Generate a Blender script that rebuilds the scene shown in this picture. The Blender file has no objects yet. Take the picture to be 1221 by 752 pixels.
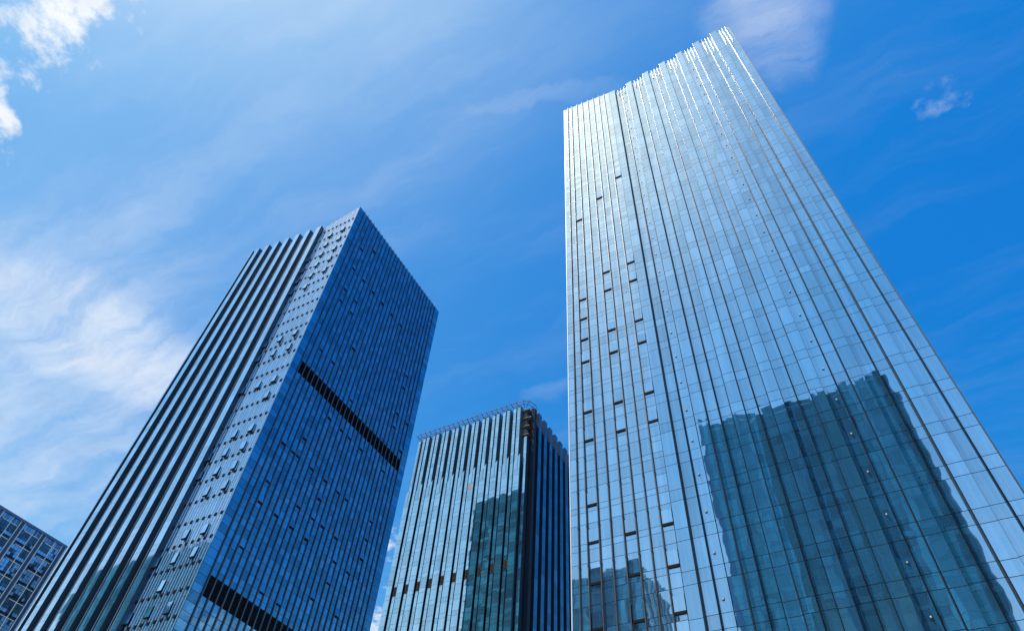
import bpy, math, random
from mathutils import Matrix, Vector

random.seed(11)
scene = bpy.context.scene
COL = scene.collection
rad = math.radians

# ------------------------------------------------------------------ camera
cam_data = bpy.data.cameras.new("camera")
cam_data.sensor_fit = 'HORIZONTAL'
cam_data.sensor_width = 36.0
cam_data.lens = 23.65
cam_data.clip_start = 0.1
cam_data.clip_end = 6000.0
cam = bpy.data.objects.new("camera", cam_data)
COL.objects.link(cam)
X, Y, Z = (0.8768, 0.477864, 0.053544), (0.339032, -0.693318, 0.635899), (0.340996, -0.539403, -0.769913)
cam.matrix_world = Matrix(((X[0], Y[0], Z[0], 0), (X[1], Y[1], Z[1], 0), (X[2], Y[2], Z[2], 1.6), (0, 0, 0, 1)))
scene.camera = cam

# ------------------------------------------------------------------ exposure
scene.view_settings.view_transform = 'Standard'
scene.view_settings.look = 'None'
scene.view_settings.gamma = 1.0
scene.view_settings.use_curve_mapping = False
scene.view_settings.exposure = 0.6

# ------------------------------------------------------------------ sun
SUN_EL = 69.0
SUN_XY = (-0.6, -0.8)                       # towards the sun, in plan
sun_dir = Vector((SUN_XY[0] * math.cos(rad(SUN_EL)), SUN_XY[1] * math.cos(rad(SUN_EL)), math.sin(rad(SUN_EL))))
sd = bpy.data.lights.new("sun", 'SUN')
sd.energy = 3.6
sd.angle = rad(0.53)
sd.color = (1.0, 0.95, 0.88)
sun = bpy.data.objects.new("sun", sd)
COL.objects.link(sun)
sun.location = (-200, -260, 600)
sun.rotation_euler = sun_dir.to_track_quat('Z', 'Y').to_euler()

# ------------------------------------------------------------------ sky
world = bpy.data.worlds.new("World")
scene.world = world
world.use_nodes = True
nt = world.node_tree
nt.nodes.clear()


class NG:
    """tiny helper to write node maths as expressions"""

    def __init__(self, tree):
        self.t = tree

    def new(self, typ, **kw):
        n = self.t.nodes.new(typ)
        for k, v in kw.items():
            setattr(n, k, v)
        return n

    def put(self, sock, v):
        if isinstance(v, bpy.types.NodeSocket):
            self.t.links.new(v, sock)
        else:
            sock.default_value = v

    def m(self, op, a, b=0.0, c=0.0, clamp=False):
        n = self.new('ShaderNodeMath', operation=op, use_clamp=clamp)
        self.put(n.inputs[0], a)
        self.put(n.inputs[1], b)
        if op in ('MULTIPLY_ADD', 'SMOOTH_MIN', 'SMOOTH_MAX'):
            self.put(n.inputs[2], c)
        return n.outputs[0]

    def smooth(self, x, lo, hi, a=0.0, b=1.0):
        n = self.new('ShaderNodeMapRange', interpolation_type='SMOOTHSTEP')
        self.put(n.inputs['Value'], x)
        n.inputs['From Min'].default_value = lo
        n.inputs['From Max'].default_value = hi
        n.inputs['To Min'].default_value = a
        n.inputs['To Max'].default_value = b
        return n.outputs['Result']

    def noise(self, vec, scale, detail=4.0, rough=0.55, dist=0.0, dims='3D'):
        n = self.new('ShaderNodeTexNoise', noise_dimensions=dims)
        if vec is not None:
            self.t.links.new(vec, n.inputs['Vector'])
        n.inputs['Scale'].default_value = scale
        n.inputs['Detail'].default_value = detail
        n.inputs['Roughness'].default_value = rough
        n.inputs['Distortion'].default_value = dist
        return n.outputs['Fac']

    def mix(self, f, a, b, blend='MIX'):
        n = self.new('ShaderNodeMix', data_type='RGBA', blend_type=blend)
        self.put(n.inputs[0], f)
        self.put(n.inputs[6], a)
        self.put(n.inputs[7], b)
        return n.outputs[2]


g = NG(nt)
w_out = g.new('ShaderNodeOutputWorld')
w_bg = g.new('ShaderNodeBackground')
SKY_STRENGTH = 0.10
w_bg.inputs['Strength'].default_value = SKY_STRENGTH
nt.links.new(w_bg.outputs[0], w_out.inputs[0])
sky = g.new('ShaderNodeTexSky', sky_type='NISHITA')
sky.sun_disc = False
sky.sun_elevation = rad(SUN_EL)
sky.sun_rotation = math.atan2(SUN_XY[0], SUN_XY[1])
sky.altitude = 0
sky.air_density = 1.0
sky.dust_density = 0.8
sky.ozone_density = 1.0
# clear, strongly blue subtropical air: per-channel gain and offset on the sky model
sk_mul = g.new('ShaderNodeVectorMath', operation='MULTIPLY_ADD')
nt.links.new(sky.outputs[0], sk_mul.inputs[0])
sk_mul.inputs[1].default_value = (1.12, 1.45, 0.79)
sk_mul.inputs[2].default_value = (-1.12, -0.95, 2.20)
sk_sep = g.new('ShaderNodeSeparateXYZ')
nt.links.new(sky.outputs[0], sk_sep.inputs[0])
glow = g.new('ShaderNodeCombineXYZ')
extra = g.m('MAXIMUM', g.m('SUBTRACT', sk_sep.outputs[0], 2.3), 0.0)
g.put(glow.inputs[0], g.m('MULTIPLY', extra, 0.6))
g.put(glow.inputs[1], g.m('MULTIPLY', extra, 0.05))
sk_add = g.new('ShaderNodeVectorMath', operation='ADD')
nt.links.new(sk_mul.outputs[0], sk_add.inputs[0])
nt.links.new(glow.outputs[0], sk_add.inputs[1])
sk_max = g.new('ShaderNodeVectorMath', operation='MAXIMUM')
nt.links.new(sk_add.outputs[0], sk_max.inputs[0])
sk_max.inputs[1].default_value = (0.06, 0.5, 1.0)
tc = g.new('ShaderNodeTexCoord')
sep = g.new('ShaderNodeSeparateXYZ')
nt.links.new(tc.outputs['Generated'], sep.inputs[0])
dz = g.m('MAXIMUM', sep.outputs[2], 0.04)
px, py = g.m('DIVIDE', sep.outputs[0], dz), g.m('DIVIDE', sep.outputs[1], dz)   # where the view ray meets a flat cloud layer
pv = g.new('ShaderNodeCombineXYZ')
g.put(pv.inputs[0], px)
g.put(pv.inputs[1], py)
P = pv.outputs[0]
# warp for ragged edges
wn = g.new('ShaderNodeTexNoise')
nt.links.new(P, wn.inputs['Vector'])
wn.inputs['Scale'].default_value = 5.0
wn.inputs['Detail'].default_value = 6.0
wn.inputs['Roughness'].default_value = 0.6
wsub = g.new('ShaderNodeVectorMath', operation='SUBTRACT')
nt.links.new(wn.outputs['Color'], wsub.inputs[0])
wsub.inputs[1].default_value = (0.5, 0.5, 0.5)
wsc = g.new('ShaderNodeVectorMath', operation='SCALE')
nt.links.new(wsub.outputs[0], wsc.inputs[0])
wsc.inputs['Scale'].default_value = 0.13
wad = g.new('ShaderNodeVectorMath', operation='ADD')
nt.links.new(P, wad.inputs[0])
nt.links.new(wsc.outputs[0], wad.inputs[1])
ws = g.new('ShaderNodeSeparateXYZ')
nt.links.new(wad.outputs[0], ws.inputs[0])

n_fine = g.noise(P, 16.0, 8.0, 0.62)
n_mid = g.noise(P, 4.5, 6.0, 0.6)
mp = g.new('ShaderNodeMapping')
nt.links.new(wad.outputs[0], mp.inputs['Vector'])
mp.inputs['Rotation'].default_value = (0, 0, rad(52))
mp.inputs['Scale'].default_value = (0.9, 6.0, 1.0)
n_streak = g.noise(mp.outputs[0], 1.6, 8.0, 0.6, 0.15)

# name, centre in the layer, 2x2 matrix to the blob's unit disc, strength, sort, how far the warp acts
BLOBS = [
    ('cumulus', (-0.751, -0.066), (5.4, 11.8, -2.3, 12.2), 1.15, 'cum'),
    ('cumulus', (-0.831, -0.108), (15.434, 24.19, -1.901, 26.183), 0.9, 'cum'),
    ('cumulus', (-0.972, -0.037), (17.162, 24.523, -2.59, 11.163), 0.95, 'cum'),
    ('streak', (-1.268, 0.357), (1.4, 3.0, -5.6, 2.8), 0.60, 'cir'),
    ('veil', (-1.542, 0.482), (1.615, 2.304, -0.9, 1.601), 0.50, 'veil'),
    ('veil', (-0.53, 0.118), (2.2, 1.7, -1.2, 2.9), 0.15, 'veil'),
    ('streak', (-0.203, 0.34), (6.214, 0.84, -23.015, 62.565), 0.10, 'cir'),
    ('cirrus', (0.13, 0.396), (11.855, 0.273, -0.158, 10.084), 0.5, 'cir'),
    ('wisp', (0.335, 0.62), (28.16, 9.34, 3.498, 27.952), 0.24, 'cum'),
    ('puff', (-1.113, 1.244), (19.361, 10.885, 4.001, 14.698), 0.8, 'cum'),
    ('puff', (-1.466, 1.642), (10.476, 8.394, 1.443, 5.99), 0.9, 'cum'),
    ('wisp', (-0.471, 0.918), (14.628, 7.315, -0.762, 30.602), 0.2, 'cir'),
    ('puff', (1.989, 1.349), (-1.477, 1.744, -4.18, -1.003), 0.7, 'cum'),
]
total = None
for nm, (bx, by), (a, b, c, d), s, sort in BLOBS:
    sx, sy = (ws.outputs[0], ws.outputs[1]) if sort != 'veil' else (px, py)
    dx, dy = g.m('SUBTRACT', sx, bx), g.m('SUBTRACT', sy, by)
    e1 = g.m('ADD', g.m('MULTIPLY', dx, a), g.m('MULTIPLY', dy, b))
    e2 = g.m('ADD', g.m('MULTIPLY', dx, c), g.m('MULTIPLY', dy, d))
    r2 = g.m('ADD', g.m('MULTIPLY', e1, e1), g.m('MULTIPLY', e2, e2))
    if sort == 'cum':
        core = g.m('SUBTRACT', 1.2, r2)
        v = g.m('SUBTRACT', core, g.m('MULTIPLY', g.m('SUBTRACT', n_fine, 0.36), 5.0))
        dens = g.m('MULTIPLY', g.smooth(v, -0.25, 1.2), s)
    elif sort == 'cir':
        core = g.smooth(r2, 0.0, 1.5, 1.0, 0.0)
        dens = g.m('MULTIPLY', g.m('MULTIPLY', core, g.smooth(n_streak, 0.25, 0.72)), s)
    else:
        core = g.smooth(r2, 0.0, 1.9, 1.0, 0.0)
        dens = g.m('MULTIPLY', g.m('MULTIPLY', core, g.smooth(n_streak, 0.25, 0.75, 0.25, 1.0)), s)
    if total is None:
        total = dens
    else:
        total = g.m('SUBTRACT', g.m('ADD', total, dens), g.m('MULTIPLY', total, g.m('MINIMUM', dens, 1.0)))
# scattered fair-weather cloud low over the horizon
low = g.m('MULTIPLY', g.smooth(sep.outputs[2], 0.12, 0.42, 0.75, 0.0), g.smooth(g.noise(P, 0.9, 7.0, 0.58), 0.46, 0.64))
thin = g.m('MULTIPLY', g.smooth(n_streak, 0.42, 0.85), 0.07)
total = g.m('ADD', g.m('ADD', total, low), thin, clamp=True)
sunward = g.m('ADD', g.m('MULTIPLY', sep.outputs[0], -0.5), g.m('MULTIPLY', sep.outputs[1], -0.86))
haze = g.m('MULTIPLY', g.smooth(sep.outputs[2], 0.12, 0.80, 0.58, 0.0), g.smooth(sunward, 0.05, 0.65))
total = g.m('ADD', total, g.m('MULTIPLY', haze, g.m('SUBTRACT', 1.0, total)), clamp=True)
cloud_col = (6.3, 6.6, 6.9, 1.0)
cloud_shade = g.mix(g.smooth(g.noise(P, 9.0, 5.0, 0.6), 0.3, 0.7), (5.4, 5.8, 6.4, 1.0), cloud_col)
sky_mix = g.mix(total, sk_max.outputs[0], cloud_shade)
nt.links.new(sky_mix, w_bg.inputs['Color'])


# ------------------------------------------------------------------ materials
def new_mat(name):
    m = bpy.data.materials.new(name)
    m.use_nodes = True
    m.node_tree.nodes.clear()
    G = NG(m.node_tree)
    out = G.new('ShaderNodeOutputMaterial')
    bsdf = G.new('ShaderNodeBsdfPrincipled')
    m.node_tree.links.new(bsdf.outputs[0], out.inputs[0])
    return m, G, bsdf


def glass_mat(name, base, metallic=0.85, rough=0.03, amp=0.12, wave=0.007, streak=0.15, spec=0.5, body=None):
    """coated curtain-wall glass: every pane a little different (attribute tone), slightly bowed, slightly dusty"""
    m, G, b = new_mat(name)
    at = G.new('ShaderNodeAttribute', attribute_name='tone')
    tcn = G.new('ShaderNodeTexCoord')
    mpn = G.new('ShaderNodeMapping')
    mpn.inputs['Scale'].default_value = (1.6, 1.6, 0.06)
    m.node_tree.links.new(tcn.outputs['Object'], mpn.inputs['Vector'])
    st = G.noise(mpn.outputs[0], 1.0, 5.0, 0.65)
    val = G.m('ADD', G.m('MULTIPLY', G.m('SUBTRACT', at.outputs['Fac'], 0.5), 2 * amp), 1.0)
    val = G.m('MULTIPLY', val, G.smooth(st, 0.25, 0.75, 1.0 - streak, 1.0 + streak * 0.4))
    cm = G.new('ShaderNodeVectorMath', operation='SCALE')
    cm.inputs[0].default_value = base
    G.put(cm.inputs['Scale'], val)
    G.put(b.inputs['Base Color'], cm.outputs[0])
    b.inputs['Metallic'].default_value = metallic
    b.inputs['Specular IOR Level'].default_value = spec
    G.put(b.inputs['Roughness'], G.smooth(st, 0.3, 0.8, rough, rough * 2.2))
    # bowed panes: each pane samples its own patch of a slow noise
    off = G.new('ShaderNodeCombineXYZ')
    G.put(off.inputs[0], G.m('MULTIPLY', at.outputs['Fac'], 17.0))
    G.put(off.inputs[2], G.m('MULTIPLY', at.outputs['Fac'], 31.0))
    ad = G.new('ShaderNodeVectorMath', operation='ADD')
    m.node_tree.links.new(tcn.outputs['Object'], ad.inputs[0])
    m.node_tree.links.new(off.outputs[0], ad.inputs[1])
    bn = G.noise(ad.outputs[0], 0.42, 1.5, 0.4)
    bump = G.new('ShaderNodeBump')
    bump.inputs['Strength'].default_value = 1.0
    bump.inputs['Distance'].default_value = wave
    G.put(bump.inputs['Height'], bn)
    m.node_tree.links.new(bump.outputs[0], b.inputs['Normal'])
    if body:                                 # what shows through the coating: blinds and rooms behind tinted glass
        df = G.new('ShaderNodeBsdfDiffuse')
        cb = G.new('ShaderNodeVectorMath', operation='SCALE')
        cb.inputs[0].default_value = body
        G.put(cb.inputs['Scale'], val)
        G.put(df.inputs['Color'], cb.outputs[0])
        ads = G.new('ShaderNodeAddShader')
        m.node_tree.links.new(b.outputs[0], ads.inputs[0])
        m.node_tree.links.new(df.outputs[0], ads.inputs[1])
        out = next(n for n in m.node_tree.nodes if n.type == 'OUTPUT_MATERIAL')
        m.node_tree.links.new(ads.outputs[0], out.inputs[0])
    return m


def plain_mat(name, base, rough=0.5, metallic=0.0, var=0.15, scale=0.8, spec=0.5):
    m, G, b = new_mat(name)
    tcn = G.new('ShaderNodeTexCoord')
    mpn = G.new('ShaderNodeMapping')
    mpn.inputs['Scale'].default_value = (1, 1, 0.2)
    m.node_tree.links.new(tcn.outputs['Object'], mpn.inputs['Vector'])
    st = G.noise(mpn.outputs[0], scale, 5.0, 0.6)
    cm = G.new('ShaderNodeVectorMath', operation='SCALE')
    cm.inputs[0].default_value = base
    G.put(cm.inputs['Scale'], G.smooth(st, 0.2, 0.8, 1 - var, 1 + var))
    G.put(b.inputs['Base Color'], cm.outputs[0])
    b.inputs['Metallic'].default_value = metallic
    b.inputs['Roughness'].default_value = rough
    b.inputs['Specular IOR Level'].default_value = spec
    return m


M = {
    'silver_glass': glass_mat('silver_blue_glass', (0.38, 0.52, 0.63), 1.0, 0.010, 0.13, 0.009, body=(0.016, 0.070, 0.145)),
    'vision_glass': glass_mat('pale_vision_glass', (0.44, 0.575, 0.67), 1.0, 0.012, 0.11, 0.009, body=(0.025, 0.07, 0.14)),
    'blue_glass': glass_mat('deep_blue_glass', (0.16, 0.37, 0.51), 0.95, 0.02, 0.26, 0.008),
    'rib_glass': glass_mat('rib_glass', (0.54, 0.66, 0.80), 1.0, 0.02, 0.10, body=(0.015, 0.06, 0.10)),
    'teal_glass': glass_mat('teal_glass', (0.50, 0.63, 0.68), 1.0, 0.015, 0.14, 0.010, body=(0.02, 0.06, 0.10)),
    'dark_glass': glass_mat('dark_navy_glass', (0.07, 0.15, 0.22), 0.65, 0.06, 0.35, 0.01),
    'far_glass': glass_mat('navy_window_glass', (0.22, 0.36, 0.50), 0.8, 0.05, 0.75, 0.01),
    'opposite_glass': glass_mat('dark_teal_glass', (0.20, 0.33, 0.235), 0.85, 0.06, 0.9, 0.004),
    'opposite_strip': glass_mat('black_green_glass', (0.13, 0.19, 0.10), 0.75, 0.05, 0.4, 0.004),
    'shade_glass': glass_mat('shaded_side_glass', (0.10, 0.21, 0.30), 0.9, 0.05, 0.3, 0.008),
    'joint': plain_mat('dark_gasket', (0.025, 0.032, 0.045), 0.6),
    'dark_metal': plain_mat('dark_grey_metal', (0.07, 0.10, 0.145), 0.35, 0.85),
    'return_metal': plain_mat('slate_metal', (0.13, 0.18, 0.23), 0.4, 0.6),
    'rib_return': plain_mat('navy_rib_metal', (0.055, 0.10, 0.16), 0.4, 0.6),
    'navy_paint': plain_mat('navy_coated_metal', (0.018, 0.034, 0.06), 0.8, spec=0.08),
    'bronze': plain_mat('bronze_grey_metal', (0.065, 0.06, 0.055), 0.55, 0.2),
    'fin': plain_mat('polished_grey_metal', (0.035, 0.036, 0.04), 0.27, 1.0, 0.06),
    'silver': plain_mat('silver_aluminium', (0.70, 0.78, 0.90), 0.25, 0.75, 0.06),
    'louver': plain_mat('black_louver_metal', (0.010, 0.013, 0.018), 0.8, spec=0.1),
    'rust': plain_mat('rust_red_steel', (0.16, 0.055, 0.04), 0.6, 0.2),
    'slab': plain_mat('brown_concrete', (0.20, 0.14, 0.10), 0.85),
    'white_frame': plain_mat('white_painted_metal', (0.78, 0.79, 0.80), 0.45),
    'pier': plain_mat('grey_pier_metal', (0.10, 0.17, 0.29), 0.4, 0.5),
    'pin': plain_mat('white_plastic', (0.7, 0.7, 0.7), 0.4),
    'pink': plain_mat('pinkish_blind', (0.40, 0.29, 0.29), 0.6),
    'roof': plain_mat('roof_concrete', (0.28, 0.28, 0.27), 0.9),
}


# ------------------------------------------------------------------ mesh helpers
class MB:
    def __init__(self):
        self.v, self.f, self.mi, self.tone, self.sm, self.mats = [], [], [], [], [], []

    def mat(self, m):
        if m not in self.mats:
            self.mats.append(m)
        return self.mats.index(m)

    def poly(self, pts, m, tone=0.5, smooth=False):
        i = len(self.v)
        self.v += [tuple(p) for p in pts]
        self.f.append(tuple(range(i, i + len(pts))))
        self.mi.append(self.mat(m))
        self.tone.append(tone)
        self.sm.append(smooth)

    def hexa(self, c, m, tone=0.5):
        """eight corners: 0-3 one end ring, 4-7 the other"""
        i = len(self.v)
        self.v += [tuple(p) for p in c]
        for q in ((3, 2, 1, 0), (4, 5, 6, 7), (0, 1, 5, 4), (1, 2, 6, 5), (2, 3, 7, 6), (3, 0, 4, 7)):
            self.f.append(tuple(i + k for k in q))
            self.mi.append(self.mat(m))
            self.tone.append(tone)
            self.sm.append(False)

    def box(self, x0, x1, y0, y1, z0, z1, m, tone=0.5):
        self.hexa([(x0, y0, z0), (x1, y0, z0), (x1, y1, z0), (x0, y1, z0), (x0, y0, z1), (x1, y0, z1), (x1, y1, z1), (x0, y1, z1)], m, tone)

    def tube(self, a, b, r, m, n=8):
        a, b = Vector(a), Vector(b)
        d = (b - a).normalized()
        s = d.cross(Vector((0, 0, 1)))
        if s.length < 1e-3:
            s = Vector((1, 0, 0))
        s.normalize()
        t = d.cross(s)
        i = len(self.v)
        for k in range(n):
            w = 2 * math.pi * k / n
            o = s * (r * math.cos(w)) + t * (r * math.sin(w))
            self.v += [tuple(a + o), tuple(b + o)]
        for k in range(n):
            j = (k + 1) % n
            self.f.append((i + 2 * k, i + 2 * k + 1, i + 2 * j + 1, i + 2 * j))
            self.mi.append(self.mat(m))
            self.tone.append(0.5)
            self.sm.append(True)
        i2 = len(self.v)                     # the end caps keep their own corners, so the sides stay truly round
        self.v += [self.v[i + k] for k in range(2 * n)]
        self.f.append(tuple(i2 + 2 * k for k in range(n)))
        self.f.append(tuple(i2 + 2 * k + 1 for k in reversed(range(n))))
        self.mi += [self.mat(m)] * 2
        self.tone += [0.5] * 2
        self.sm += [False] * 2

    def build(self, name, parent=None):
        me = bpy.data.meshes.new(name)
        base = BASE if parent is not None else (0, 0, 0)
        me.from_pydata([(x - base[0], y - base[1], z - base[2]) for x, y, z in self.v], [], self.f)
        for m in self.mats:
            me.materials.append(M[m])
        me.polygons.foreach_set('material_index', self.mi)
        me.polygons.foreach_set('use_smooth', self.sm)
        at = me.attributes.new('tone', 'FLOAT', 'FACE')
        at.data.foreach_set('value', self.tone)
        me.update()
        o = bpy.data.objects.new(name, me)
        COL.objects.link(o)
        o.parent = parent
        return o


BASE = (0, 0, 0)


def thing(name, loc, label, cat, group=None):
    global BASE
    o = bpy.data.objects.new(name, None)
    COL.objects.link(o)
    o.location = loc
    o.empty_display_size = 5
    o['label'], o['category'] = label, cat
    if group:
        o['group'] = group
    BASE = loc
    return o


class Face:
    """a facade plane. axis 'x': runs along x, looks towards -y at y = plane; axis 'y': runs along y, looks towards +x at x = plane"""

    def __init__(self, axis, plane, sign):
        self.axis, self.plane, self.sign = axis, plane, sign

    def p(self, a, n, z):
        return (a, self.plane + self.sign * n, z) if self.axis == 'x' else (self.plane + self.sign * n, a, z)

    def block(self, mb, a0, a1, n0, n1, z0, z1, m, tone=0.5, z1b=None):
        z1b = z1 if z1b is None else z1b
        p = self.p
        mb.hexa([p(a0, n0, z0), p(a1, n0, z0), p(a1, n1, z0), p(a0, n1, z0), p(a0, n0, z1), p(a1, n0, z1b), p(a1, n1, z1b), p(a0, n1, z1)], m, tone)

    def pane(self, mb, a0, a1, z0, z1, n, m, gap=0.03, tilt=0.0015, z1b=None, tone=None, coltilt=(0, 0)):
        z1b = z1 if z1b is None else z1b
        ta, tz = random.gauss(coltilt[0], tilt) * (a1 - a0) / 2, random.gauss(coltilt[1], tilt) * (z1 - z0) / 2
        t = random.random() if tone is None else tone
        mb.poly([self.p(a0 + gap, n - ta - tz, z0 + gap), self.p(a1 - gap, n + ta - tz, z0 + gap),
                 self.p(a1 - gap, n + ta + tz, z1b - gap), self.p(a0 + gap, n - ta + tz, z1 - gap)], m, t)

    def fin(self, mb, a, n0, n1, z0, z1, w, m, nose=None, nose_m=None):
        """flat blade, optionally with a round nose"""
        self.block(mb, a - w / 2, a + w / 2, n0, n1, z0, z1, m)
        if nose:
            mb.tube(self.p(a, n1, z0), self.p(a, n1, z1), nose, nose_m or m, 12)


def joints(z_from, z_to, pitch, cuts, phase):
    """floor joints: every pitch, at phase + each cut; returns panel spans"""
    zs = []
    k = math.floor((z_from - phase) / pitch) - 1
    while phase + k * pitch < z_to + pitch:
        zs += [phase + k * pitch + c for c in cuts]
        k += 1
    zs = sorted(z for z in zs if z_from + 0.25 < z < z_to - 0.25)
    zs = [z_from] + zs + [z_to]
    return list(zip(zs, zs[1:]))


# ------------------------------------------------------------------ ground
def pavement(name, half, z, mat):
    mb = MB()
    mb.poly([(-half, -half, z), (half, -half, z), (half, half, z), (-half, half, z)], mat)
    o = mb.build(name)
    o['kind'] = 'structure'
    return o


def slab_mat(name, base, sx, sy):
    m, G, b = new_mat(name)
    tcn = G.new('ShaderNodeTexCoord')
    br = G.new('ShaderNodeTexBrick')
    m.node_tree.links.new(tcn.outputs['Object'], br.inputs['Vector'])
    br.inputs['Color1'].default_value = (*base, 1)
    br.inputs['Color2'].default_value = (*[c * 0.85 for c in base], 1)
    br.inputs['Mortar'].default_value = (*[c * 0.4 for c in base], 1)
    br.inputs['Scale'].default_value = 1.0
    br.inputs['Brick Width'].default_value = sx
    br.inputs['Row Height'].default_value = sy
    br.inputs['Mortar Size'].default_value = 0.008
    m.node_tree.links.new(br.outputs['Color'], b.inputs['Base Color'])
    b.inputs['Roughness'].default_value = 0.8
    return m


M['paving'] = slab_mat('granite_paving', (0.30, 0.29, 0.28), 0.9, 0.6)
M['ground'] = plain_mat('city_ground', (0.16, 0.16, 0.15), 0.9, 0.0, 0.25, 0.05)
pavement('ground', 3000, 0.0, 'ground')
pavement('pavement', 200, 0.004, 'paving')

# ================================================================== right tower
RX0, RX1, RY = -25.0, 11.87, 53.87
R_PITCH = 4.2


def r_top(u):
    return 144.16 - (u + 24.97) * 0.2065 if u < -13.2 else 143.6 + 0.24 * (u + 5.5) - (0.0 if u > -12 else 0)


T = thing('glass_tower', ((RX0 + RX1) / 2, RY + 20, 0.0), 'tall pale mirror-glass tower with stepped bays and a rising crown, reflecting a dark tower', 'tower', 'office towers around the plaza')
F = Face('x', RY, -1)
mb = MB()
mb.box(RX0 + 0.05, RX1 - 0.05, RY + 1.0, RY + 35, 0, 140.5, 'dark_glass')
mb.build('core', T)
mb = MB()                                    # the tower's other sides, seen from elsewhere
for side, pl in (('y', RX0), ('y', RX1)):
    S = Face(side, pl, -1 if pl < 0 else 1)
    for i in range(9):
        a = RY + 1.3 + i * 3.7
        for z0, z1 in joints(0.2, 140, R_PITCH, (0, 2.95), 0.0):
            S.pane(mb, a, a + 3.7, z0, z1, 0.02, 'silver_glass', 0.04)
mb.build('side_glazing', T)

# flat left part: ten columns split by dark fins
colx = [RX0, -24.12, -23.19, -21.94, -20.69, -19.40, -18.14, -16.91, -15.71, -14.56]
mb = MB()
F.block(mb, RX0, -14.56, -1.0, -0.04, 0.1, 141.0, 'joint')
F.block(mb, RX0, -14.56, -0.45, -0.04, 141.0, r_top(RX0) - 0.05, 'joint', 0.5, r_top(-14.56) - 0.05)
joint_bed = mb.build('flat_facade', T)
mb = MB()
VENTS = {2: [97.0, 76.0, 71.8, 67.6, 63.4, 55.0, 50.8, 42.4, 38.2, 34.0, 29.8],
         5: [101.2, 80.2, 76.0, 67.6, 63.4, 55.0, 50.8, 38.2, 34.0, 29.8],
         8: [105.4, 80.2, 76.0, 67.6, 63.4, 55.0, 50.8, 38.2, 34.0, 29.8]}
for i in range(9):
    a0, a1 = colx[i], colx[i + 1]
    last = i in (2, 5, 8)
    top = min(r_top(a0), r_top(a1)) - 0.6
    ph = 49.98
    cuts = (0, 0.7, 2.84)
    for z0, z1 in joints(0.3, top, R_PITCH, cuts, ph):
        if z0 > top - 0.01:
            continue
        end = z1 >= top - 0.01
        big = (z1 - z0) > 1.9
        if last and big and z1 < 120:
            zb = z0 + 0.06
            is_open = any(abs(zb - v) < 0.35 for v in VENTS[i])
            if is_open:
                F.pane(mb, a0, a1, zb + 1.42, z1, 0, 'vision_glass', 0.025)
                continue
            F.pane(mb, a0, a1, z0, z0 + 1.42, 0, 'vision_glass', 0.022)
            F.pane(mb, a0, a1, z0 + 1.42, z1, 0, 'vision_glass', 0.022)
            continue
        F.pane(mb, a0, a1, z0, r_top(a0) if end else z1, 0, 'vision_glass', 0.022, 0.0015, r_top(a1) if end else z1)
mb.build('glazing', joint_bed)
for i in range(1, 9):
    mb = MB()
    a = colx[i]
    zt = r_top(a) + 0.15
    F.block(mb, a - 0.035, a + 0.035, 0.0, 0.24, 0.1, zt, 'bronze')
    F.block(mb, a - 0.10, a - 0.035, 0.0, 0.10, 0.1, zt - 0.1, 'dark_metal')
    z = 2.0
    while z < zt:
        F.block(mb, a - 0.06, a + 0.06, 0.10, 0.27, z, z + 0.16, 'dark_metal')
        z += R_PITCH
    mb.build('mullion', T)
mb = MB()
F.block(mb, RX0 - 0.06, RX0 + 0.03, -0.5, 0.06, 0.1, r_top(RX0), 'white_frame')
mb.build('corner_trim', T)
for i, zs in VENTS.items():
    a0, a1 = colx[i] + 0.10, colx[i + 1] - (0.10 if i < 8 else 0.04)
    for zb in zs:
        h, out = 1.40, random.uniform(0.055, 0.085)
        zb = 49.98 + 0.7 + 0.06 + R_PITCH * round((zb - 50.74) / R_PITCH)
        mb = MB()
        t = random.random()
        p = F.p
        mb.hexa([p(a0, 0.01, zb), p(a1, 0.01, zb), p(a1, 0.05, zb), p(a0, 0.05, zb), p(a0, out - 0.04, zb + h), p(a1, out - 0.04, zb + h), p(a1, out, zb + h), p(a0, out, zb + h)], 'vision_glass', t)
        s = mb.build('vent_window', T)
        mb = MB()
        F.block(mb, a0, a1, -0.02, out + 0.06, zb - 0.24, zb - 0.002, 'louver')  # black bar fills in the dark open gap under the pane
        F.block(mb, a0, a1, -0.03, 0.0, zb - 0.02, zb + h - 0.02, 'louver')
        mb.build('sash_gap', s)

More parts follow.
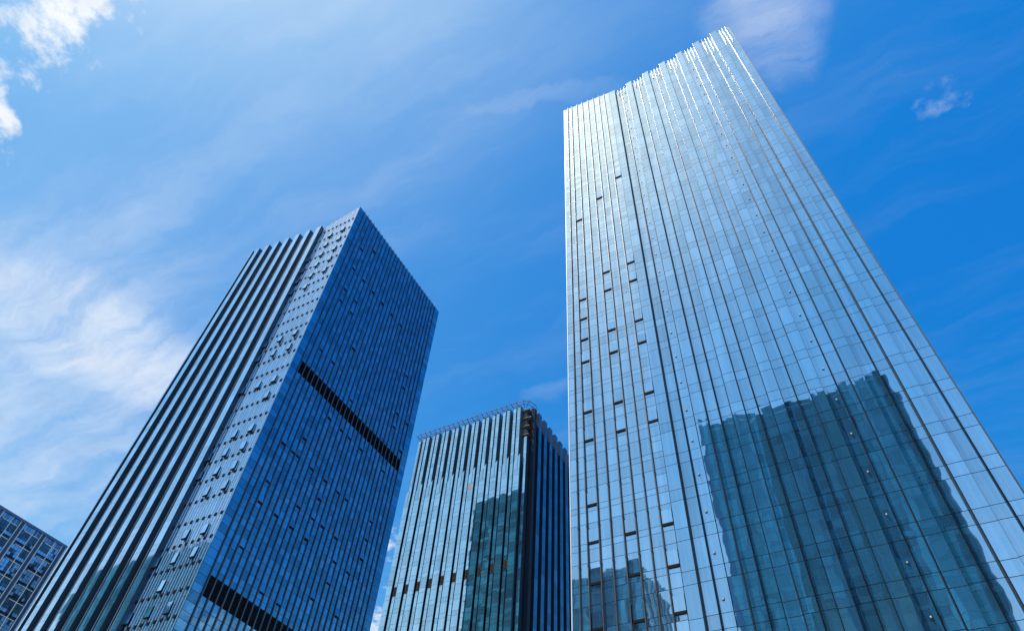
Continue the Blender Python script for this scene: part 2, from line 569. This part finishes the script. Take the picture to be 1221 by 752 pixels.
# stepped right part: projecting one-panel bays between recessed two-panel bays
BAY0, BAYP, MOD, REC = -14.55, 3.77, 1.257, 0.58
FR = Face('x', RY + REC, -1)
for k in range(7):
    a0 = BAY0 + k * BAYP
    a1 = a0 + MOD
    zt0, zt1 = r_top(a0), r_top(a1)
    if k == 0:
        zt0 = zt1 = r_top(-13.21) + 0.3
    mb = MB()
    F.block(mb, a0, a1, -1.0, -0.04, 0.1, 140.9, 'bronze')
    F.block(mb, a0, a1, -REC - 0.4, -0.04, 140.9, zt0 - 0.06, 'bronze', 0.5, zt1 - 0.06)
    bay = mb.build('projecting_bay', T)
    ct = (random.gauss(0, 0.0012), random.gauss(0, 0.0012))
    tone0 = random.uniform(0.25, 0.75)
    mb = MB()
    spans = joints(0.3, min(zt0, zt1), R_PITCH, (0, 2.95), 49.9)
    for z0, z1 in spans:
        end = z1 >= min(zt0, zt1) - 0.01
        F.pane(mb, a0, a1, z0, zt0 if end else z1, 0, 'silver_glass', 0.024, 0.0012, zt1 if end else z1, min(1, max(0, random.gauss(tone0, 0.2))), ct)
    mb.build('glazing', bay)
    # recessed bay
    b0, b1 = a1, a0 + BAYP
    if k == 6:
        b1 = RX1
    mid = b0 + MOD
    zr0, zr1 = r_top(b0) - 0.25, r_top(b1) - 0.25
    mb = MB()
    FR.block(mb, b0, b1, -0.42, -0.04, 0.1, 140.9, 'joint')
    FR.block(mb, b0, b1, -0.4, -0.04, 140.9, zr0 - 0.05, 'joint', 0.5, zr1 - 0.05)
    rec = mb.build('recessed_bay', T)
    mb = MB()
    for c0, c1 in ((b0, mid), (mid, b1)):
        t0, t1 = zr0 + (zr1 - zr0) * (c0 - b0) / (b1 - b0), zr0 + (zr1 - zr0) * (c1 - b0) / (b1 - b0)
        ct = (random.gauss(0, 0.001), random.gauss(0, 0.001))
        tone0 = random.uniform(0.3, 0.7)
        for z0, z1 in joints(0.3, min(t0, t1), R_PITCH, (0, 2.95), 50.25):
            end = z1 >= min(t0, t1) - 0.01
            FR.pane(mb, c0, c1, z0, t0 if end else z1, 0, 'silver_glass', 0.024, 0.0012, t1 if end else z1, min(1, max(0, random.gauss(tone0, 0.2))), ct)
    mb.build('glazing', rec)
    mb = MB()
    FR.fin(mb, mid, 0.0, 0.22, 0.1, (zr0 + zr1) / 2 + 0.1, 0.05, 'dark_metal', 0.065, 'fin')
    mb.build('mullion', rec)
    for c in (b0 + 0.63, mid + 0.63):
        mb = MB()
        zf = zr0 + (zr1 - zr0) * (c - b0) / (b1 - b0)
        FR.fin(mb, c, 0.0, 0.26, 139.3, zf + 0.1, 0.06, 'dark_metal', 0.06, 'fin')
        mb.build('crown_fin', rec)
    if k > 0:                                # slim bright trim on the projecting bay's left edge
        mb = MB()
        mb.tube(F.p(a0, 0.0, 0.1), F.p(a0, 0.0, zt0), 0.04, 'fin', 12)
        mb.build('edge_trim', bay)
mb = MB()
FR.block(mb, RX1 - 0.02, RX1 + 0.06, -0.6, 0.10, 0.1, r_top(RX1) - 0.1, 'bronze')
mb.build('corner_trim', T)
for a in (-11.55, 2.52):
    z = 51.4 - R_PITCH * 7
    while z < 136:
        mb = MB()
        FR.block(mb, a - 0.11, a + 0.11, 0.01, 0.05, z - 0.11, z + 0.11, 'dark_metal')  # dark square drawn for the shadow behind the white pin
        FR.block(mb, a - 0.05, a + 0.05, 0.05, 0.16, z - 0.05, z + 0.05, 'pin')
        mb.build('wall_bracket', T)
        z += R_PITCH - 0.02

# ================================================================== left tower
LX0, LX1, LY0, LY1 = -121.4, -83.4, 55.1, 92.9
L_P = 4.06
T = thing('ribbed_tower', ((LX0 + LX1) / 2, (LY0 + LY1) / 2, 0.0), 'dark blue tower with vertical ribs, a silver finned strip and two black louver bands', 'tower', 'office towers around the plaza')
mb = MB()
mb.box(LX0 + 0.4, LX1 - 0.45, LY0 + 0.45, LY1 - 0.3, 0, 146.0, 'dark_glass')
mb.build('core', T)

# ---- deep blue side
F = Face('y', LX1, 1)
def l_top(y):
    return 150.0 - (y - LY0) * 0.03
mb = MB()
F.block(mb, LY0 + 0.02, LY1, -0.44, -0.04, 0.1, 148.6, 'joint')
blue = mb.build('blue_facade', T)
mods = [LY0, 57.0] + [57.0 + 1.3 * (i + 1) for i in range(26)] + [LY1]
BANDS = ((91.6, 94.7), (46.9, 50.0))
LV = [(2, 3), (2, 5), (2, 7), (2, 8), (2, 12), (2, 18), (2, 20), (2, 21), (2, 23), (4, 18), (5, 2), (5, 5), (5, 7), (5, 8), (5, 12), (5, 17), (5, 18), (5, 21), (7, 24), (8, 5), (8, 10), (8, 15), (8, 18), (8, 20), (8, 21), (10, 24), (11, 5), (11, 13), (11, 15), (11, 18), (11, 19), (11, 20), (11, 21), (13, 15), (13, 20), (14, 5), (14, 18), (15, 23), (16, 15), (16, 18), (16, 20), (17, 5), (17, 21), (17, 22), (20, 21), (20, 23), (22, 8), (22, 9), (22, 11), (22, 12), (22, 15), (22, 18), (22, 19), (22, 20), (25, 11), (25, 13)]
vent_spots = []
mb = MB()
for i in range(len(mods) - 1):
    a0, a1 = mods[i], mods[i + 1]
    for z0, z1 in joints(0.3, 149.0, L_P, (0, 1.12, 2.5), 46.9 - L_P * 3):
        if 1 <= i <= 26 and any(z0 > b0 - 0.3 and z1 < b1 + 1.2 and (z0 + z1) / 2 < b1 and (z0 + z1) / 2 > b0 for b0, b1 in BANDS):
            continue
        zz0, zz1 = z0, z1
        if 1 <= i <= 26:
            for b0, b1 in BANDS:
                if zz0 < b1 < zz1:
                    zz0 = b1
                if zz0 < b0 < zz1:
                    zz1 = b0
        if zz1 - zz0 < 0.2:
            continue
        end = z1 >= 148.99
        fl = int(round((150 - (z0 + z1) / 2) / L_P))
        if 1.3 < z1 - z0 < 1.45 and (i - 1, fl) in LV:
            vent_spots.append((a0, a1, z0, z1))
            continue
        F.pane(mb, a0, a1, zz0, l_top(a0) if end else zz1, 0, 'blue_glass', 0.03, 0.0016, l_top(a1) if end else zz1)
mb.build('glazing', blue)
for i, a in enumerate(mods[1:-1]):
    mb = MB()
    F.block(mb, a - 0.13, a + 0.13, -0.02, 0.16, 0.1, l_top(a) + 0.12, 'dark_metal')
    F.block(mb, a - 0.05, a + 0.05, 0.16, 0.22, 0.1, l_top(a) + 0.12, 'return_metal')
    mb.build('mullion', T)
for i in range(1, 27):
    a0, a1 = mods[i] + 0.135, mods[i + 1] - 0.135
    for b0, b1 in BANDS:
        mb = MB()
        F.block(mb, a0, a1, -0.03, -0.01, b0 + 0.03, b1 - 0.03, 'louver')
        z = b0 + 0.1
        while z < b1 - 0.15:
            mb.poly([F.p(a0, 0.0, z + 0.1), F.p(a1, 0.0, z + 0.1), F.p(a1, 0.12, z), F.p(a0, 0.12, z)], 'dark_metal')
            z += 0.24
        mb.build('louver_panel', T)
for a0, a1, z0, z1 in vent_spots:
    out = random.uniform(0.10, 0.2)
    a0, a1 = a0 + 0.14, a1 - 0.14
    p = F.p
    mb = MB()
    mb.hexa([p(a0, out - .05, z0), p(a1, out - .05, z0), p(a1, out, z0), p(a0, out, z0), p(a0, 0, z1), p(a1, 0, z1), p(a1, 0.05, z1), p(a0, 0.05, z1)], 'blue_glass', random.random())
    v = mb.build('vent_window', T)
    mb = MB()
    F.block(mb, a0, a1, -0.01, out + 0.05, z0 - 0.17, z0 - 0.003, 'louver')  # black bar drawn for the shaded gap below the vent
    F.block(mb, a0, a1, -0.03, -0.01, z0, z1, 'louver')
    mb.build('sash_gap', v)

# ---- silver finned strip on the long side
F = Face('x', LY0, -1)
SX0 = -95.1
def s_top(x):
    return 150.0 + (x - LX1) * 0.2
mb = MB()
F.block(mb, SX0, LX1 - 0.02, -0.44, -0.04, 0.1, 146.0, 'joint')
F.block(mb, SX0, LX1 - 0.02, -0.44, -0.04, 146.0, s_top(SX0), 'joint', 0.5, s_top(LX1) - 0.05)
strip = mb.build('finned_facade', T)
mb = MB()
n_mod = 9
mw = (LX1 - SX0) / n_mod
for i in range(n_mod):
    a0, a1 = SX0 + i * mw, SX0 + (i + 1) * mw
    sp = joints(0.3, s_top(a0) - 0.1, L_P, (0, 2.9), 91.75 - L_P * 3)
    for z0, z1 in sp:
        F.pane(mb, a0, a1, z0, z1, 0, 'rib_glass', 0.02, 0.0012)
mb.build('glazing', strip)
NF = 18
SV_U = (-86.1, -90.1, -94.15)
SV_Z = {0: [141.1, 136.9, 132.6, 128.3, 123.8, 102, 97.8, 88.8, 84.6, 76.8, 72.9, 68.8, 64.9, 56.9, 53.0, 44.6],
        1: [141.1, 136.9, 132.7, 128.3, 124.1, 119.7, 102, 97.8, 88.8, 76.8, 72.8, 68.9, 64.8, 57.0, 53.0, 48.6, 44.8],
        2: [132.8, 128.4, 124.0, 119.8, 102.2, 97.9, 89.0, 73.1, 69.2, 53.2, 44.6]}
vents = [(SV_U[c] + random.uniform(-.05, .05), z) for c, zs in SV_Z.items() for z in zs]
for i in range(NF):
    a = SX0 + (i + 0.5) * (LX1 - SX0) / NF
    mb = MB()
    F.block(mb, a - 0.045, a + 0.03, -0.02, 0.06, 0.1, s_top(a) + 0.1, 'dark_metal')
    mb.tube(F.p(a + 0.055, 0.03, 0.1), F.p(a + 0.055, 0.03, s_top(a) + 0.1), 0.042, 'silver', 8)
    mb.build('fin', T)
tiles = []
for i in range(n_mod):
    for kf in range(-14, 14):
        z = 91.75 + kf * L_P
        if 35 < z < 147:
            a = SX0 + (i + 0.5) * mw
            tiles.append((a, z))
tiles.sort(key=lambda t: t[1])
def clamp_mb(mb, a, z):
    for da in (-0.17, 0.17):
        F.block(mb, a + da - 0.10, a + da + 0.10, 0.07, 0.15, z - 0.22, z + 0.22, 'louver')
    F.block(mb, a - 0.2, a + 0.2, 0.06, 0.14, z - 0.04, z + 0.04, 'louver')
for a, z in tiles[:100]:
    mb = MB()
    clamp_mb(mb, a, z)
    mb.build('fin_clamp', T)
mb = MB()
for a, z in tiles[100:]:
    clamp_mb(mb, a, z)
o = mb.build('fin_clamp', T)
o['kind'] = 'stuff'
for u, z in vents:
    a0, a1, z0, z1 = u - 0.42, u + 0.42, z - 0.85, z + 0.8
    out = random.uniform(0.26, 0.36)
    p = F.p
    mb = MB()
    mb.hexa([p(a0, out, z0), p(a1, out, z0), p(a1, out + .06, z0), p(a0, out + .06, z0), p(a0, 0.2, z1), p(a1, 0.2, z1), p(a1, 0.26, z1), p(a0, 0.26, z1)], 'rib_glass', random.random())
    v = mb.build('vent_window', T)
    mb = MB()
    F.block(mb, a0, a1, 0.12, out + 0.09, z0 - 0.16, z0 - 0.003, 'louver')
    F.block(mb, a1 + 0.003, a1 + 0.06, 0.08, 0.24, z0 - 0.1, z1 - 0.1, 'louver')
    for s in (a0, a1):
        mb.poly([p(s, 0.08, z0), p(s, out, z0), p(s, 0.2, z1), p(s, 0.08, z1)], 'dark_metal')
    mb.build('sash_gap', v)

# ---- seven deep ribs
RIB_D = 0.95
for k in range(8):
    x0 = -96.05 - 3.97 * k
    x1 = x0 + 1.52
    if k == 7:
        x0, x1 = LX0 + 0.0, LX0 + 0.55
        x0, x1 = -121.45, -120.95
    zt = 147.3 + (-95 - x0) * 0.235
    mb = MB()
    F.block(mb, x0, x1, -0.40, RIB_D - 0.04, 0.1, zt - 0.05, 'rib_return')
    rib = mb.build('rib', T)
    mb = MB()
    for z0, z1 in joints(0.3, zt, L_P, (0, 1.1), 46.9 + 0.4 * (k % 3)):
        F.pane(mb, x0, x1, z0, z1, RIB_D, 'rib_glass', 0.018, 0.0014)
    mb.build('glazing', rib)
    if k < 7:                                  # recess to the left of the rib
        r1, r0 = x0, (x0 - 3.97 + 1.52 if k < 6 else -120.95)
        mb = MB()
        F.block(mb, r0, r1, -0.42, -0.04, 0.1, zt - 0.9, 'joint')
        rec = mb.build('recess', T)
        mb = MB()
        mid = r0 + (r1 - r0) * 0.62
        for c0, c1 in ((r0, mid), (mid, r1)):
            for z0, z1 in joints(0.3, zt - 1.2, L_P, (0, 1.1), 46.9):
                F.pane(mb, c0, c1, z0, z1, 0, 'dark_glass', 0.02)
        mb.build('glazing', rec)
        for q, w, dpt in ((0.30, 0.05, 0.25), (0.62, 0.07, 0.40), (0.86, 0.05, 0.30)):
            mb = MB()
            a = r0 + (r1 - r0) * q
            F.block(mb, a - w, a + w, 0, dpt, 0.1, zt - 0.5 - q, 'dark_metal')
            mb.tube(F.p(a, dpt, 0.1), F.p(a, dpt, zt - 0.6 - q), 0.04, 'silver', 6)
            mb.build('mullion', rec)
mb = MB()                                    # rear and far side
S = Face('y', LX0 - 0.02, -1)
for i in range(10):
    for z0, z1 in joints(0.3, 149, L_P, (0, 1.1), 46.9):
        S.pane(mb, LY0 + i * 3.78, LY0 + (i + 1) * 3.78, z0, z1, 0, 'teal_glass', 0.04)
S = Face('x', LY1 + 0.02, 1)
for i in range(10):
    for z0, z1 in joints(0.3, 149, L_P, (0, 1.1), 46.9):
        S.pane(mb, LX0 + i * 3.8, LX0 + (i + 1) * 3.8, z0, z1, 0, 'opposite_glass', 0.04)
mb.build('side_glazing', T)
mb = MB()
mb.box(LX0, LX1 - 0.5, LY1 - 0.4, LY1, 0.1, 149.2, 'dark_metal')
mb.box(LX0, LX0 + 0.4, LY0 + 0.5, LY1 - 0.41, 0.1, 149.2, 'dark_metal')
mb.build('rear_wall', T)

# ================================================================== middle tower
MX0, MX1, MY, MTOP, MSTEP = -118.1, -78.2, 135.1, 146.8, 127.2
M_P = 4.2
T = thing('fluted_tower', (-97, 158, 0.0), 'light teal fluted tower in the middle with a rust-red pipe rack round its roof edge', 'tower', 'office towers around the plaza')
F = Face('x', MY, -1)
mb = MB()
mb.box(MX0 + 0.3, -79.6, MY + 2.2, MY + 41, 0, 144.5, 'dark_glass')
mb.build('core', T)
for k in range(-1, 10):
    s = -116.0 + 3.8 * k
    if k >= 0:
        mb = MB()
        F.block(mb, s, s + 0.98, -2.2, -0.04, 0.1, MTOP - 0.05, 'return_metal')
        F.block(mb, s + 1.36, s + 2.5, -2.2, -0.04, 0.1, MTOP - 0.05, 'return_metal')
        F.block(mb, s + 0.98, s + 1.36, -2.2, -0.9, 0.1, MTOP - 0.2, 'louver')
        pil = mb.build('projecting_bay', T)
        mb = MB()
        ct = (random.gauss(0, 0.001), random.gauss(0, 0.001))
        for c0, c1, zb in ((s, s + 0.98, 0.3), (s + 1.36, s + 2.5, MSTEP - 6.0)):
            for z0, z1 in joints(zb, MTOP, M_P, (0, 1.3), 94.0 + (0.9 if c0 > s else 0)):
                F.pane(mb, c0, c1, z0, z1, 0, 'teal_glass', 0.03, 0.0016, coltilt=ct)
        mb.build('glazing', pil)
        # little louver grille on the service floor
        mb = MB()
        F.block(mb, s + 0.05, s + 1.40, 0.01, 0.04, 91.4, 94.1, 'louver')
        for j in range(7):
            z = 91.5 + j * 0.37
            for c in (s + 0.08, s + 0.76):
                F.block(mb, c, c + 0.58, 0.04, 0.12, z, z + 0.14, 'bronze')
        mb.build('louver_grille', T)
    # lower blade
    b0, b1 = s + 1.54, s + 3.49
    if k == -1:
        b0 = MX0
    N = 0.5
    mb = MB()
    split = b0 + (b1 - b0) * 0.62
    bk = -0.30 if k >= 0 else -2.2
    F.block(mb, b0, split, bk, N - 0.04, 0.1, MSTEP - 2.45, 'dark_metal', 0.5, MSTEP - 1.45)
    F.block(mb, split, b1, bk, N - 0.04, 0.1, MSTEP - 0.95, 'dark_metal', 0.5, MSTEP - 0.15)
    blade = mb.build('lower_bay', T)
    mb = MB()
    ct = (random.gauss(0, 0.001), random.gauss(0, 0.001))
    for z0, z1 in joints(0.3, MSTEP - 5.5, M_P, (0, 1.3), 94.6):
        tone = None
        F.pane(mb, b0, b1, z0, z1, N, 'teal_glass', 0.03, 0.0016, tone=tone, coltilt=ct)
    for c0, c1, t0, t1 in ((b0, split - 0.05, MSTEP - 2.4, MSTEP - 1.4), (split + 0.05, b1, MSTEP - 0.9, MSTEP - 0.1)):
        F.pane(mb, c0, c1, MSTEP - 5.5, t0, N, 'teal_glass', 0.03, 0.0016, t1)
    mb.build('glazing', blade)
    if k == 5:
        mb = MB()
        F.block(mb, b0 + 0.1, split + 0.1, N + 0.005, N + 0.03, MSTEP - 7.9, MSTEP - 5.7, 'pink')
        o = mb.build('tinted_pane', T)
        o['label'] = 'single pinkish pane among the teal glass'
    # recess back
    if k >= 0:
        mb = MB()
        F.block(mb, s + 2.5, s + 3.8, -2.25, -1.9, 0.1, MTOP - 1.2, 'return_metal')
        mb.build('recess', T)
mb = MB()
F.block(mb, MX0 + 0.9, -116.0, -2.3, -1.2, 0.1, MTOP - 1.0, 'dark_metal')
mb.build('corner_column', T)

mb = MB()
F.block(mb, MX0 + 0.05, -116.95, -1.8, -0.34, 0.1, MTOP - 0.8, 'return_metal')
col = mb.build('corner_column', T)
mb = MB()
for z0, z1 in joints(MSTEP - 4, MTOP - 0.9, M_P, (0, 1.3), 94.0):
    F.pane(mb, MX0 + 0.1, -117.2, z0, z1, -0.3, 'teal_glass', 0.03)
mb.build('glazing', col)

# open corner with bare floor slabs
for z in (145.6, 142.3, 139.0, 135.7):
    mb = MB()
    mb.box(-79.6, -77.0, MY + 1.2, MY + 4.2, z - 0.30, z, 'slab')
    mb.box(-77.05, -76.75, MY + 1.1, MY + 4.2, z - 0.55, z - 0.31, 'rust')
    mb.build('corner_slab', T)
mb = MB()
mb.box(-79.6, -79.3, MY + 2.6, MY + 4.2, 134, 146, 'louver')
mb.build('corner_wall', T)
for z in (136.6, 139.9, 143.2):
    mb = MB()
    mb.tube((-79.4, MY + 1.3, z), (-77.2, MY + 1.3, z), 0.05, 'rust', 6)
    mb.tube((-77.2, MY + 1.3, z), (-77.2, MY + 3.8, z), 0.05, 'rust', 6)
    mb.tube((-77.2, MY + 1.3, z), (-77.2, MY + 1.3, z - 0.9), 0.05, 'rust', 6)
    mb.build('corner_railing', T)
mb = MB()
mb.box(-77.95, -76.95, MY + 0.7, MY + 2.4, 0.1, 134.0, 'navy_paint')
col = mb.build('corner_column', T)
mb = MB()
C = Face('x', MY + 0.7, -1)
for z0, z1 in joints(0.3, 134.0, M_P, (0, 1.3), 94.0):
    C.pane(mb, -77.92, -76.98, z0, z1, 0.04, 'teal_glass', 0.03)
mb.build('glazing', col)
mb = MB()
mb.box(-76.9, -75.7, MY + 2.6, MY + 4.0, 0.1, 146.4, 'navy_paint')
mb.build('corner_column', T)

# shaded side of the same tower, its shade also put into darker glass
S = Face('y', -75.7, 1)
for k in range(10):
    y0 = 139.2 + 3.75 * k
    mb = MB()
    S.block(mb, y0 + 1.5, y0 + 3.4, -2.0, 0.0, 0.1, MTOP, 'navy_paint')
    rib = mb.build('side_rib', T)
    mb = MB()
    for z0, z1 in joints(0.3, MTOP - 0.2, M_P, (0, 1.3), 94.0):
        S.pane(mb, y0 + 1.5, y0 + 3.4, z0, z1, 0.03, 'shade_glass', 0.03)
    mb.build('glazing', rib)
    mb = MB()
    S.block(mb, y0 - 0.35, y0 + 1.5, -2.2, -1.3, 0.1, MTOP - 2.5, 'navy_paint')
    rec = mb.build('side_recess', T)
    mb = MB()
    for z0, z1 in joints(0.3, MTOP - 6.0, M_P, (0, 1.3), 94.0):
        S.pane(mb, y0 - 0.3, y0 + 1.45, z0, z1, -1.25, 'blue_glass' if z1 < 110 else 'dark_glass', 0.03)  # sky reflection put in as bluer glass low down, shade as darker above
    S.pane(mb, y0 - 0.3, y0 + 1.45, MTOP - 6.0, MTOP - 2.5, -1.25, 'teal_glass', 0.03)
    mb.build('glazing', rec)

# pipe rack round the roof edge
zr = MTOP + 0.25
path = [(MX0 - 0.5, MY + 4.0), (MX0 - 0.6, MY + 0.8), (MX0 - 0.1, MY - 0.6), (MX0 + 1.2, MY - 1.0), (-79.6, MY - 1.0), (-77.6, MY - 0.7), (-76.0, MY + 0.8), (-75.4, MY + 3.2), (-76.2, MY + 5.0)]
for off, z in ((0.0, zr + 0.35), (0.7, zr - 0.1)):
    mb = MB()
    cx, cy = -97, 158
    def sh(x, y):
        return (x + off * (1 if x < cx else -1) * (1 if abs(x - cx) > 17 else 0), y + off)
    for (xa, ya), (xb, yb) in zip(path, path[1:]):
        mb.tube((*sh(xa, ya), z), (*sh(xb, yb), z), 0.09, 'rust', 8)
    mb.build('roof_rail', T)
for i in range(22):
    x = MX0 + 1.0 + (i + 0.3) * (38.0 / 21)
    if x > -79:
        break
    mb = MB()
    mb.tube((x, MY + 1.2, zr - 0.6), (x, MY - 1.45, zr + 0.55), 0.09, 'rust', 6)
    mb.tube((x, MY - 1.0, zr + 0.33), (x, MY - 0.3, zr - 0.1), 0.07, 'rust', 6)
    mb.build('rail_bracket', T)
for x, y, dx, dy in ((-78.0, MY - 0.75, 0.2, -0.6), (-76.6, MY + 0.2, 0.5, -0.4), (-75.5, MY + 2.4, 0.6, 0.0), (MX0 - 0.1, MY - 0.6, -0.4, -0.5), (MX0 - 0.6, MY + 1.6, -0.6, 0.1)):
    mb = MB()
    mb.tube((x - dx * 3.0, y - dy * 3.0, zr - 0.5), (x + dx * .7, y + dy * .7, zr + 0.55), 0.09, 'rust', 6)
    mb.build('rail_bracket', T)

# ================================================================== far tower at the lower left
FX, FZ = -207.5, 105.0
T = thing('gridded_tower', (FX - 15, 85, 0.0), 'navy window-grid tower with thin white frames and grey piers, low behind the ribbed tower', 'tower', 'office towers around the plaza')
mb = MB()
mb.box(FX - 30, FX - 0.45, 56.2, 118, 0, 104.6, 'pier')
mb.build('core', T)
S = Face('y', FX, 1)
mb = MB()
S.block(mb, 56.2, 118, -0.46, 0.25, 104.3, FZ, 'pier')
mb.build('parapet', T)
PIERS = [77.15 - 13.8 + 6.9 * i for i in range(-1, 8)]      # each 1.35 wide
for a in PIERS:
    mb = MB()
    S.block(mb, a, a + 1.35, -0.46, 0.0, 0.1, 104.3, 'pier')
    S.block(mb, a + 0.45, a + 0.9, 0.0, 0.12, 0.1, 104.3, 'dark_metal')
    pier = mb.build('pier', T)
    for e in (a + 0.02, a + 1.33):
        mb = MB()
        S.block(mb, e - 0.09, e + 0.09, 0.0, 0.16, 0.1, 104.3, 'white_frame')
        mb.build('white_trim', pier)
F_P = 4.18
for a, nx in zip(PIERS, PIERS[1:]):
    b0, b1 = a + 1.42, nx - 0.07
    mid = (b0 + b1) / 2 + 0.35
    mb = MB()
    S.block(mb, b0, b1, -0.46, -0.06, 0.1, 104.28, 'joint')
    bay = mb.build('window_bay', T)
    mb = MB()
    for c0, c1 in ((b0, mid), (mid, b1)):
        z = 102.5
        while z > 2:
            n = 3
            w = (c1 - c0 - 0.24) / n
            bright = random.random()
            for j in range(n):
                x = c0 + 0.12 + j * w
                for q0, q1 in ((0.0, 0.85), (0.95, 1.9), (1.9, 2.9), (2.9, 4.1)):
                    z0, z1 = z - F_P + q0, z - F_P + q1
                    lit = (0.85 if bright > 0.55 and random.random() < 0.7 else 0.12) if q0 >= 1.8 else (0.9 if 0.9 < q0 < 1 and random.random() < 0.75 else 0.05)
                    S.pane(mb, x, x + w, z0, z1, 0.0, 'far_glass', 0.05, 0.004, None, min(1, lit + random.uniform(-.1, .1)))
            z -= F_P
        for j in range(3):
            w = (c1 - c0 - 0.24) / 3
            S.pane(mb, c0 + 0.12 + j * w, c0 + 0.12 + (j + 1) * w, 102.65, 104.2, 0, 'far_glass', 0.05, 0.004, None, random.uniform(0.2, 0.8))
    mb.build('glazing', bay)
    mb = MB()
    S.block(mb, mid - 0.09, mid + 0.09, 0.0, 0.14, 0.1, 104.28, 'white_frame')
    mb.build('mullion', bay)
    z = 102.58
    low = MB()
    while z > 2:
        mb = MB() if z > 68 else low
        S.block(mb, b0 + 0.7, mid - 0.092, -0.02, 0.10, z - 0.07, z + 0.07, 'white_frame')
        S.block(mb, mid + 0.092, b1 - 0.25, -0.02, 0.10, z - 0.07, z + 0.07, 'white_frame')
        if z > 68:
            mb.build('transom', bay)
        z -= F_P
    low.build('transom', bay)['kind'] = 'stuff'
    mb = MB()
    z = 102.5 - F_P + 0.9
    while z > 2:
        for c0, c1 in ((b0 + 0.15, mid - 0.15), (mid + 0.15, b1 - 0.15)):
            S.block(mb, c0, c1, 0.02, 0.30, z - 0.10, z - 0.02, 'louver')  # black bars drawn for the shadow under the open awning windows
        z -= F_P
    mb.build('shadow_bar', bay)


# ================================================================== towers across the plaza, seen mirrored in the glass
def opposite(name, label, x0, x1, y0, y1, h, axis, strip=None):
    T = thing(name, ((x0 + x1) / 2, (y0 + y1) / 2, 0.0), label, 'tower', 'office towers around the plaza')
    mb = MB()
    mb.box(x0 + 1.2, x1 - 1.2, y0 + 1.2, y1 - 1.2, 0, h - 1, 'dark_metal')
    mb.build('core', T)
    for fc, p0, p1 in ((Face('x', y1, 1), x0, x1), (Face('x', y0, -1), x0, x1), (Face('y', x1, 1), y0, y1), (Face('y', x0, -1), y0, y1)):
        mb = MB()
        n = max(4, int((p1 - p0) / 2.7))
        w = (p1 - p0) / n
        for i in range(n):
            tone0 = random.choice((0.08, 0.3, 0.5, 0.7, 0.95))
            dark = strip and fc.axis == 'x' and fc.sign > 0 and any(q0 <= p0 + (i + .5) * w <= q1 for q0, q1 in strip)
            for z0, z1 in joints(0.3, h + (0.3 if i % 2 else 0), 4.2, (0, 1.2), 0.0):
                t = min(1, max(0, random.gauss(tone0, 0.12)))
                fc.pane(mb, p0 + i * w, p0 + (i + 1) * w, z0, z1, -0.8 if dark else (0.25 if i % 2 else 0.0), 'opposite_strip' if dark else 'opposite_glass', 0.035, 0.003, None, t)
        mb.build('glazing', T)
        mb = MB()
        for i in range(n + 1):
            a = p0 + i * w
            fc.block(mb, a - 0.09, a + 0.09, -1.0, 0.35, 0.1, h + 0.5, 'return_metal')
        mb.build('mullion', T)
    return T


opposite('slab_tower', 'dark teal tower mirrored in the right tower, flat roof and narrow dark recess', -32.0, 22.4, -86.0, -58.7, 145.8, 'x', ((2.0, 5.5), (-15, -13.0)))
opposite('corner_tower', 'dark tower mirrored low in the right tower, at its lower left corner', -118.0, -78.5, -160.0, -125.0, 144.5, 'x')
opposite('block_tower', 'dark teal tower mirrored in the lower ribs of the ribbed tower', -303.0, -214.0, -70.0, -40.0, 145.5, 'x')
